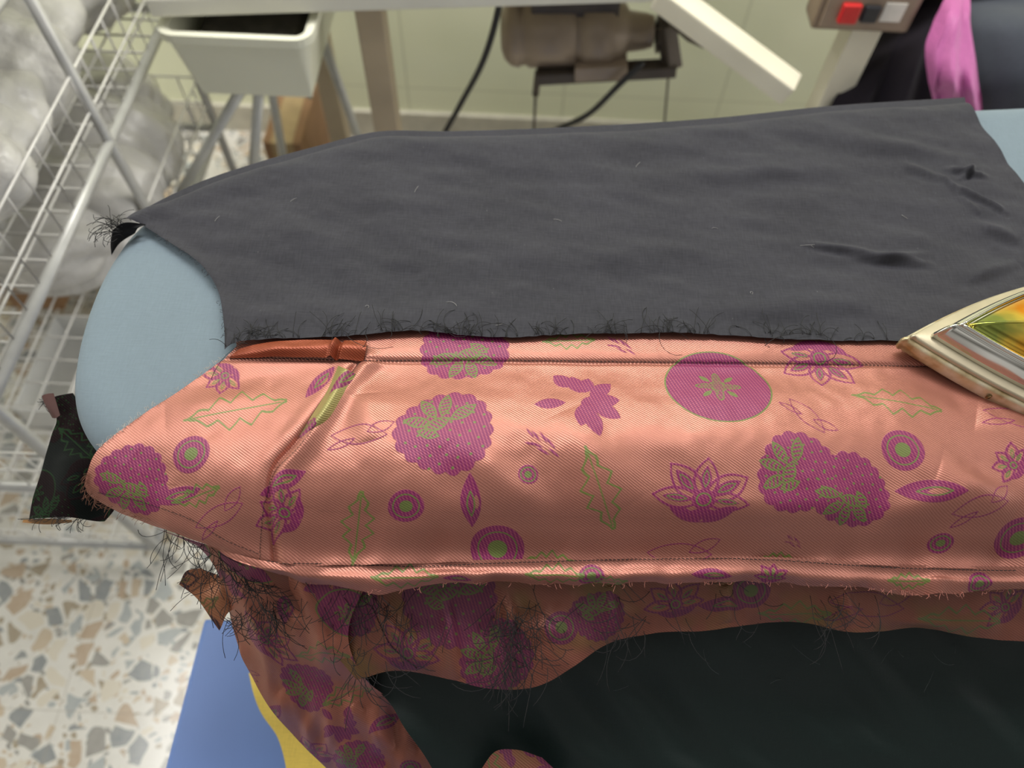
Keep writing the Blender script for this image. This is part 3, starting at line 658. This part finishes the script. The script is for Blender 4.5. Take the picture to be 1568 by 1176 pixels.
lr=GY(1290,110,1.12); leg2=box('leg_right',(lr[0]-.024,1.10,.0),(lr[0]+.024,1.15,.725),cream,.003)
br=beam('brace',GY(1010,-12,1.12),GY(1212,138,1.02),.045,.035,cream,.004)
rl=box('back_rail',(-.42,1.36,.10),(1.15,1.40,.16),tan,.003)
leg3=box('leg_left_rear',(-.44,1.34,0),(-.40,1.38,.72),tan,.003)
group('sewing_table',[topb,tk,leg1,leg2,br,rl,leg3])
motm=simple('motor_taupe',(150,134,116),.35,.2,.1,14); darkm=simple('dark_iron',(84,76,68),.45,.5,.15,30)
mo=GY(768,48,1.22); ax=GY(1000,48,1.22)-mo; Lm=np.linalg.norm(ax)
def sc(p): return [(x*Lm,r) for x,r in p]
body=lathe('motor_body',sc([(0,.030),(.02,.046),(.06,.056),(.12,.060),(.13,.056),(.17,.056),(.18,.060),(.48,.060),(.49,.055),(.53,.055),(.54,.062),(.72,.062),(.75,.054),(.80,.050),(.84,.034),(.95,.030),(1.0,.026)]),mo,ax,motm,48)
pul=lathe('pulley',[(0,.02),(.002,.036),(.006,.036),(.010,.027),(.014,.036),(.018,.036),(.02,.02)],mo+ax*1.02,ax,darkm)
arm=beam('bracket_bar',GY(822,116,1.17),GY(1035,104,1.17),.03,.022,darkm)
arm2=beam('bracket_upright',GY(1030,106,1.17),GY(1020,40,1.20),.03,.022,darkm)
arm3=beam('bracket_foot',GY(880,104,1.17),GY(960,100,1.17),.045,.028,motm)
lev=lathe('clutch_lever',[(0,.01),(.01,.018),(.05,.022),(.08,.018),(.09,.01)],GY(1030,20,1.15),GY(1080,55,1.15)-GY(1030,20,1.15),darkm)
rods=tubes('linkage_rods',[[GY(824,110,1.17),GY(820,145,1.17)],[GY(820,145,1.17),GY(816,240,1.15)],[GY(1024,108,1.17),GY(1014,230,1.15)]],[.007,.003,.0022],darkm)
hang_=box('mounting_plate',tuple(mo+np.array([.05,-.03,.03])),tuple(mo+np.array([.2,.05,.12])),darkm,.004)
group('sewing_machine_motor',[body,pul,arm,arm2,arm3,lev,rods,hang_])
cab=tubes('power_cable',[spl([GY(770,-25,1.12),GY(762,20,1.12),GY(745,80,1.12),GY(705,160,1.14),GY(672,220,1.16),GY(640,300,1.2)],30),spl([GY(985,95,1.14),GY(950,128,1.13),GY(905,172,1.14),GY(850,200,1.18),GY(800,230,1.2)],24)],.0055,simple('cable_rubber',(30,30,30),.5),8)
sbc=GY(1326,18,1.09)
sb=box('housing',(sbc[0]-.075,1.085,sbc[2]-.030),(sbc[0]+.075,1.14,sbc[2]+.045),simple('switch_brown',(128,110,92),.45),.006)
fp=box('face_plate',(sbc[0]-.066,1.080,sbc[2]-.022),(sbc[0]+.066,1.086,sbc[2]+.036),simple('switch_plate',(146,128,110),.4),.002)
rb=box('red_button',(sbc[0]-.044,1.070,sbc[2]-.010),(sbc[0]-.016,1.081,sbc[2]+.020),simple('red_plastic',(200,40,40),.35),.003)
bb=box('black_button',(sbc[0]-.010,1.072,sbc[2]-.008),(sbc[0]+.014,1.081,sbc[2]+.018),simple('black_plastic',(40,40,44),.35),.003)
wb=box('white_label',(sbc[0]+.020,1.0785,sbc[2]-.008),(sbc[0]+.052,1.081,sbc[2]+.022),simple('label_white',(225,220,210),.5),.001)
group('power_switch_box',[sb,fp,rb,bb,wb])
tubm=simple('cream_plastic',(222,222,202),.45,0,.03,6)
def tub():
    Yf=A0[1]-.01; a=GY(244,48,Yf); b=GY(464,38,Yf); zt=a[2]; xm=(a[0]+b[0])/2; wt=(b[0]-a[0])/2
    V=[];Fc=[];prof=[(0,.0),(-.008,0),(-.008,-.014),(0,-.014),(0,-.018),(.020,-.122),(.026,-.127)]
    inn=[(.006,-.002),(.026,-.118)]
    def ring(o,dz): 
        y0,y1=Yf,Yf+.30; r=.02; pts=[]
        for (cx,cy,a0) in [(xm+wt-r,y1-r,0),(xm-wt+r,y1-r,90),(xm-wt+r,y0+r,180),(xm+wt-r,y0+r,270)]:
            for k in range(6):
                an=math.radians(a0+k*18); pts.append((cx+(r-o)*math.cos(an),cy+(r-o)*math.sin(an),zt+dz))
        return pts
    seq=[inn[1],inn[0]]+prof; m=24
    for o,dz in seq: V+=ring(o,dz)
    for r in range(len(seq)-1):
        for i in range(m):
            j=(i+1)%m; Fc.append((r*m+i,r*m+j,(r+1)*m+j,(r+1)*m+i))
    Fc.append(tuple(range(m))); Fc.append(tuple((len(seq)-1)*m+i for i in range(m)))
    o=mesh_obj('tub',V,Fc,tubm,False)
    cont=box('tub_contents',(xm-wt+.03,Yf+.03,zt-.10),(xm+wt-.03,Yf+.27,zt-.03),simple('dark_contents',(70,66,60),.8,0,.4,40),.02)
    z0=zt-.127
    legs=tubes('stand_legs',[[(xm-.03,Yf+.03,z0+.005),GY(262,320,Yf-.02)],[(xm+.0,Yf+.03,z0+.005),GY(385,300,Yf+.02)],[(xm-.05,Yf+.25,z0+.005),(xm-.12,Yf+.28,0)],[(xm+.05,Yf+.25,z0+.005),(xm+.12,Yf+.28,0)],
        [GY(262,320,Yf-.02),(GY(262,320,Yf-.02)[0]-.03,Yf-.03,0)],[GY(385,300,Yf+.02),(GY(385,300,Yf+.02)[0]+.03,Yf+.03,0)]],.009,simple('grey_tube',(186,186,180),.4,.3),10)
    group('plastic_bin',[o,cont,legs])
tub()
# ------------------------------------------------ wire rack
def rack():
    x0,x1,y0,y1=-1.30,-.63,.42,1.22; segs=[];thick=[]
    for x in (x0,x1):
        for y in (y0,.88,y1): thick.append([(x,y,0),(x,y,1.15)])
    lv=[.08,.34,.60,.86]
    for z in lv:
        thick+=[[(x0,y0,z),(x1,y0,z)],[(x0,y1,z),(x1,y1,z)],[(x0,y0,z),(x0,y1,z)],[(x1,y0,z),(x1,y1,z)]]
        h=.12 if z>.1 else .05
        for f in (.5,1.0):
            segs+=[[(x0,y0,z+h*f),(x1,y0,z+h*f)],[(x1,y0,z+h*f),(x1,y1,z+h*f)],[(x0,y1,z+h*f),(x1,y1,z+h*f)]]
        x=x0
        while x<x1: segs+=[[(x,y0,z+h),(x,y0,z),(x,y1,z),(x,y1,z+h)]]; x+=.045
        y=y0
        while y<y1: segs+=[[(x0,y,z+h),(x0,y,z),(x1,y,z),(x1,y,z+h)]]; y+=.045
    a=tubes('frame_tubes',thick,.0085,simple('rack_grey_enamel',(186,186,182),.35,.2),10)
    b=tubes('basket_wires',segs,.0020,simple('rack_white_wire',(226,224,218),.35,.0),5)
    group('wire_rack',[a,b])
    m=NB('white_plastic_film'); nz=m.noise(14,5); m.set(Base_Color=m.mix(nz,lin((176,174,168)),lin((222,220,216))),Roughness=.32); m.bump(m.noise(16,5),.7,.02)
    bm=bmesh.new(); r=random.Random(3)
    for z in (.34,.60,.86):
        for k in range(14 if z<.8 else 12):
            row=k%2; cx=x0+.16+row*.33+r.uniform(-.04,.04); cy=y0+.10+(k//2)*.105+r.uniform(-.02,.02)
            if z<.4 and cy<.78: continue
            rr=r.uniform(.095,.125); res=bmesh.ops.create_icosphere(bm,subdivisions=5,radius=1)
            ph=r.uniform(0,50); ax_=Vector((r.uniform(-1,1),r.uniform(-1,1),r.uniform(-1,1))).normalized(); ay_=ax_.cross(Vector((.3,.5,.8))).normalized()
            for v in res['verts']:
                c=v.co.copy(); q=c.dot(ax_); q2=c.dot(ay_)
                n_=math.sin(q*3+ph)*math.cos(q2*4+ph)*.14+abs(math.sin(q*4+q2*3+ph))*.12+abs(math.sin(q2*7-q*3+ph*2))*.08
                c*=.92+n_; v.co=Vector((min(cx+c.x*rr*1.25,x1-.012),max(cy+c.y*rr*1.05,y0+.012),max(z+.006,z+.075+c.z*rr*.75)))
    me=bpy.data.meshes.new('plastic_bag_pile'); bm.to_mesh(me); bm.free(); me.materials.append(m.m)
    for p in me.polygons: p.use_smooth=True
    o=bpy.data.objects.new('plastic_bag_pile',me); scn.collection.objects.link(o)
rack()
card=simple('cardboard',(150,116,84),.8,0,.1,20)
def carton(name,mn,mx):
    a=box('carton_body',mn,mx,card,.004); zz=mx[2]; cx=(mn[0]+mx[0])/2
    t_=box('packing_tape',(cx-.025,mn[1]-.001,mn[2]+.01),(cx+.025,mx[1]+.001,zz+.001),simple('tape',(180,156,116),.3),.0)
    group(name,[a,t_])
carton('cardboard_box',(-1.22,.92,.0945),(-.96,1.18,.28)); carton('cardboard_box',(-.60,1.34,0),(-.51,1.56,.20))
def tray_(x0,x1,y0,y1,z):
    w=simple('white_tray_plastic',(226,226,222),.35,0,.03)
    return [box('tray_base',(x0,y0,z),(x1,y1,z+.006),w,.002)]+[box('tray_side_%d'%i,a,b,w,.002) for i,(a,b) in enumerate([((x0,y0,z),(x0+.006,y1,z+.07)),((x1-.006,y0,z),(x1,y1,z+.07)),((x0,y0,z),(x1,y0+.006,z+.07)),((x0,y1-.006,z),(x1,y1,z+.07))])]
group('white_storage_tray',tray_(-.93,-.68,.64,.86,.092))
# ------------------------------------------------ chair, clothes on right
blk=plain_cloth('black_cotton',(30,26,32),.9,.003,.2,.2,.03); slate=plain_cloth('slate_upholstery',(66,70,78),.8,.003,.12,.2,.1); pk=plain_cloth('magenta_satin',(172,92,146),.5,.003,.12,.4,.03)
Ys=1.10
sx=GY(1540,70,Ys)
rows=[[tuple(GY(x,y,Y)) for x,y,Y in r] for r in [
 [(1478,-60,1.30),(1540,-70,1.30),(1640,-70,1.30)],[(1472,0,1.18),(1540,-5,1.18),(1640,-5,1.18)],[(1484,60,1.08),(1540,50,1.06),(1640,50,1.06)],[(1496,120,1.04),(1550,115,1.02),(1640,110,1.02)],[(1503,170,1.03),(1560,175,1.01),(1640,175,1.01)],[(1510,300,1.05),(1560,310,1.03),(1640,320,1.03)]]]
s_=sheet('seat_cover',rows,60,60,slate,lambda P,v,u:(P.__setitem__((slice(None),slice(None),1),P[:,:,1]+.02*vnoise(P[:,:,0],P[:,:,2],14,95)) or P),True)
stl=tubes('stool_legs',[[(sx[0]-.05,1.08,.5),(sx[0]-.08,1.0,0)],[(sx[0]+.15,1.08,.5),(sx[0]+.18,1.0,0)],[(sx[0]-.05,1.3,.5),(sx[0]-.08,1.36,0)],[(sx[0]+.15,1.3,.5),(sx[0]+.18,1.36,0)]],.012,steel,10)
group('draped_chair',[s_.o,stl])
rows=[[tuple(GY(x,y,Y)) for x,y,Y in r] for r in [
 [(1458,-20,1.12),(1468,-20,1.13),(1484,-20,1.14)],[(1436,30,1.08),(1455,30,1.06),(1484,25,1.08)],[(1418,75,1.05),(1450,75,1.03),(1492,75,1.04)],[(1420,115,1.03),(1455,118,1.00),(1500,120,1.01)],[(1430,160,1.02),(1465,165,1.00),(1504,168,1.01)],[(1438,220,1.02),(1470,225,1.00),(1510,230,1.01)]]]
def dpk(P,v,u): P[:,:,1]+=.005*np.sin(u*16+v*7)+.016*vnoise(u*1.,v*1.,6,97)+.008*vnoise(u+v,v*.6,12,98); return P
sheet('pink_cloth',rows,80,80,pk,dpk,True)
rows=[[tuple(GY(x,y,Y)) for x,y,Y in r] for r in [
 [(1400,-20,1.22),(1440,-25,1.22),(1490,-30,1.22)],[(1345,55,1.18),(1390,45,1.16),(1470,30,1.16)],[(1310,110,1.12),(1370,105,1.10),(1460,100,1.10)],[(1275,165,1.08),(1340,168,1.07),(1460,165,1.07)],[(1250,260,1.1),(1330,260,1.08),(1460,260,1.08)]]]
def dbk(P,v,u): P[:,:,1]+=.012*np.sin(u*18+v*2); return P
sheet('black_cloth',rows,80,80,blk,dbk,True)
# ------------------------------------------------ light
w=bpy.data.worlds.new('world'); scn.world=w; w.use_nodes=True; nt=w.node_tree
bg=nt.nodes['Background']; tc=nt.nodes.new('ShaderNodeTexCoord'); ns=nt.nodes.new('ShaderNodeTexNoise'); ns.inputs['Scale'].default_value=2.6; ns.inputs['Detail'].default_value=2
cr=nt.nodes.new('ShaderNodeValToRGB'); cr.color_ramp.elements[0].position=.38; cr.color_ramp.elements[0].color=(.20,.19,.18,1); cr.color_ramp.elements[1].position=.64; cr.color_ramp.elements[1].color=(1,.98,.96,1)
nt.links.new(tc.outputs['Generated'],ns.inputs['Vector']); nt.links.new(ns.outputs[0],cr.inputs[0]); nt.links.new(cr.outputs[0],bg.inputs[0]); bg.inputs[1].default_value=.5
def area(name,loc,rot,sx_,sy_,e,c=(1,.975,.94)):
    l=bpy.data.lights.new(name,'AREA'); l.shape='RECTANGLE'; l.size=sx_; l.size_y=sy_; l.energy=e; l.color=c
    o=bpy.data.objects.new(name,l); o.location=loc; o.rotation_euler=rot; scn.collection.objects.link(o)
area('ceiling_light',(-.1,1.25,2.6),(0,0,0),1.5,.45,43)
area('ceiling_light',(-1.5,.6,2.6),(0,0,0),.35,1.3,19)
area('ceiling_light',(1.4,.6,2.6),(0,0,0),.35,1.3,9)
area('side_fill_left',(-2.5,.9,1.1),(0,math.radians(-90),0),1.4,1.2,18,(.96,.98,1))  # unseen fill lamp, no window; added to brighten the wall under the table
area('side_fill_right',(2.5,.9,.9),(0,math.radians(90),0),1.3,1.2,26,(1,.98,.94))  # second added fill, from the right, for the wall below the table
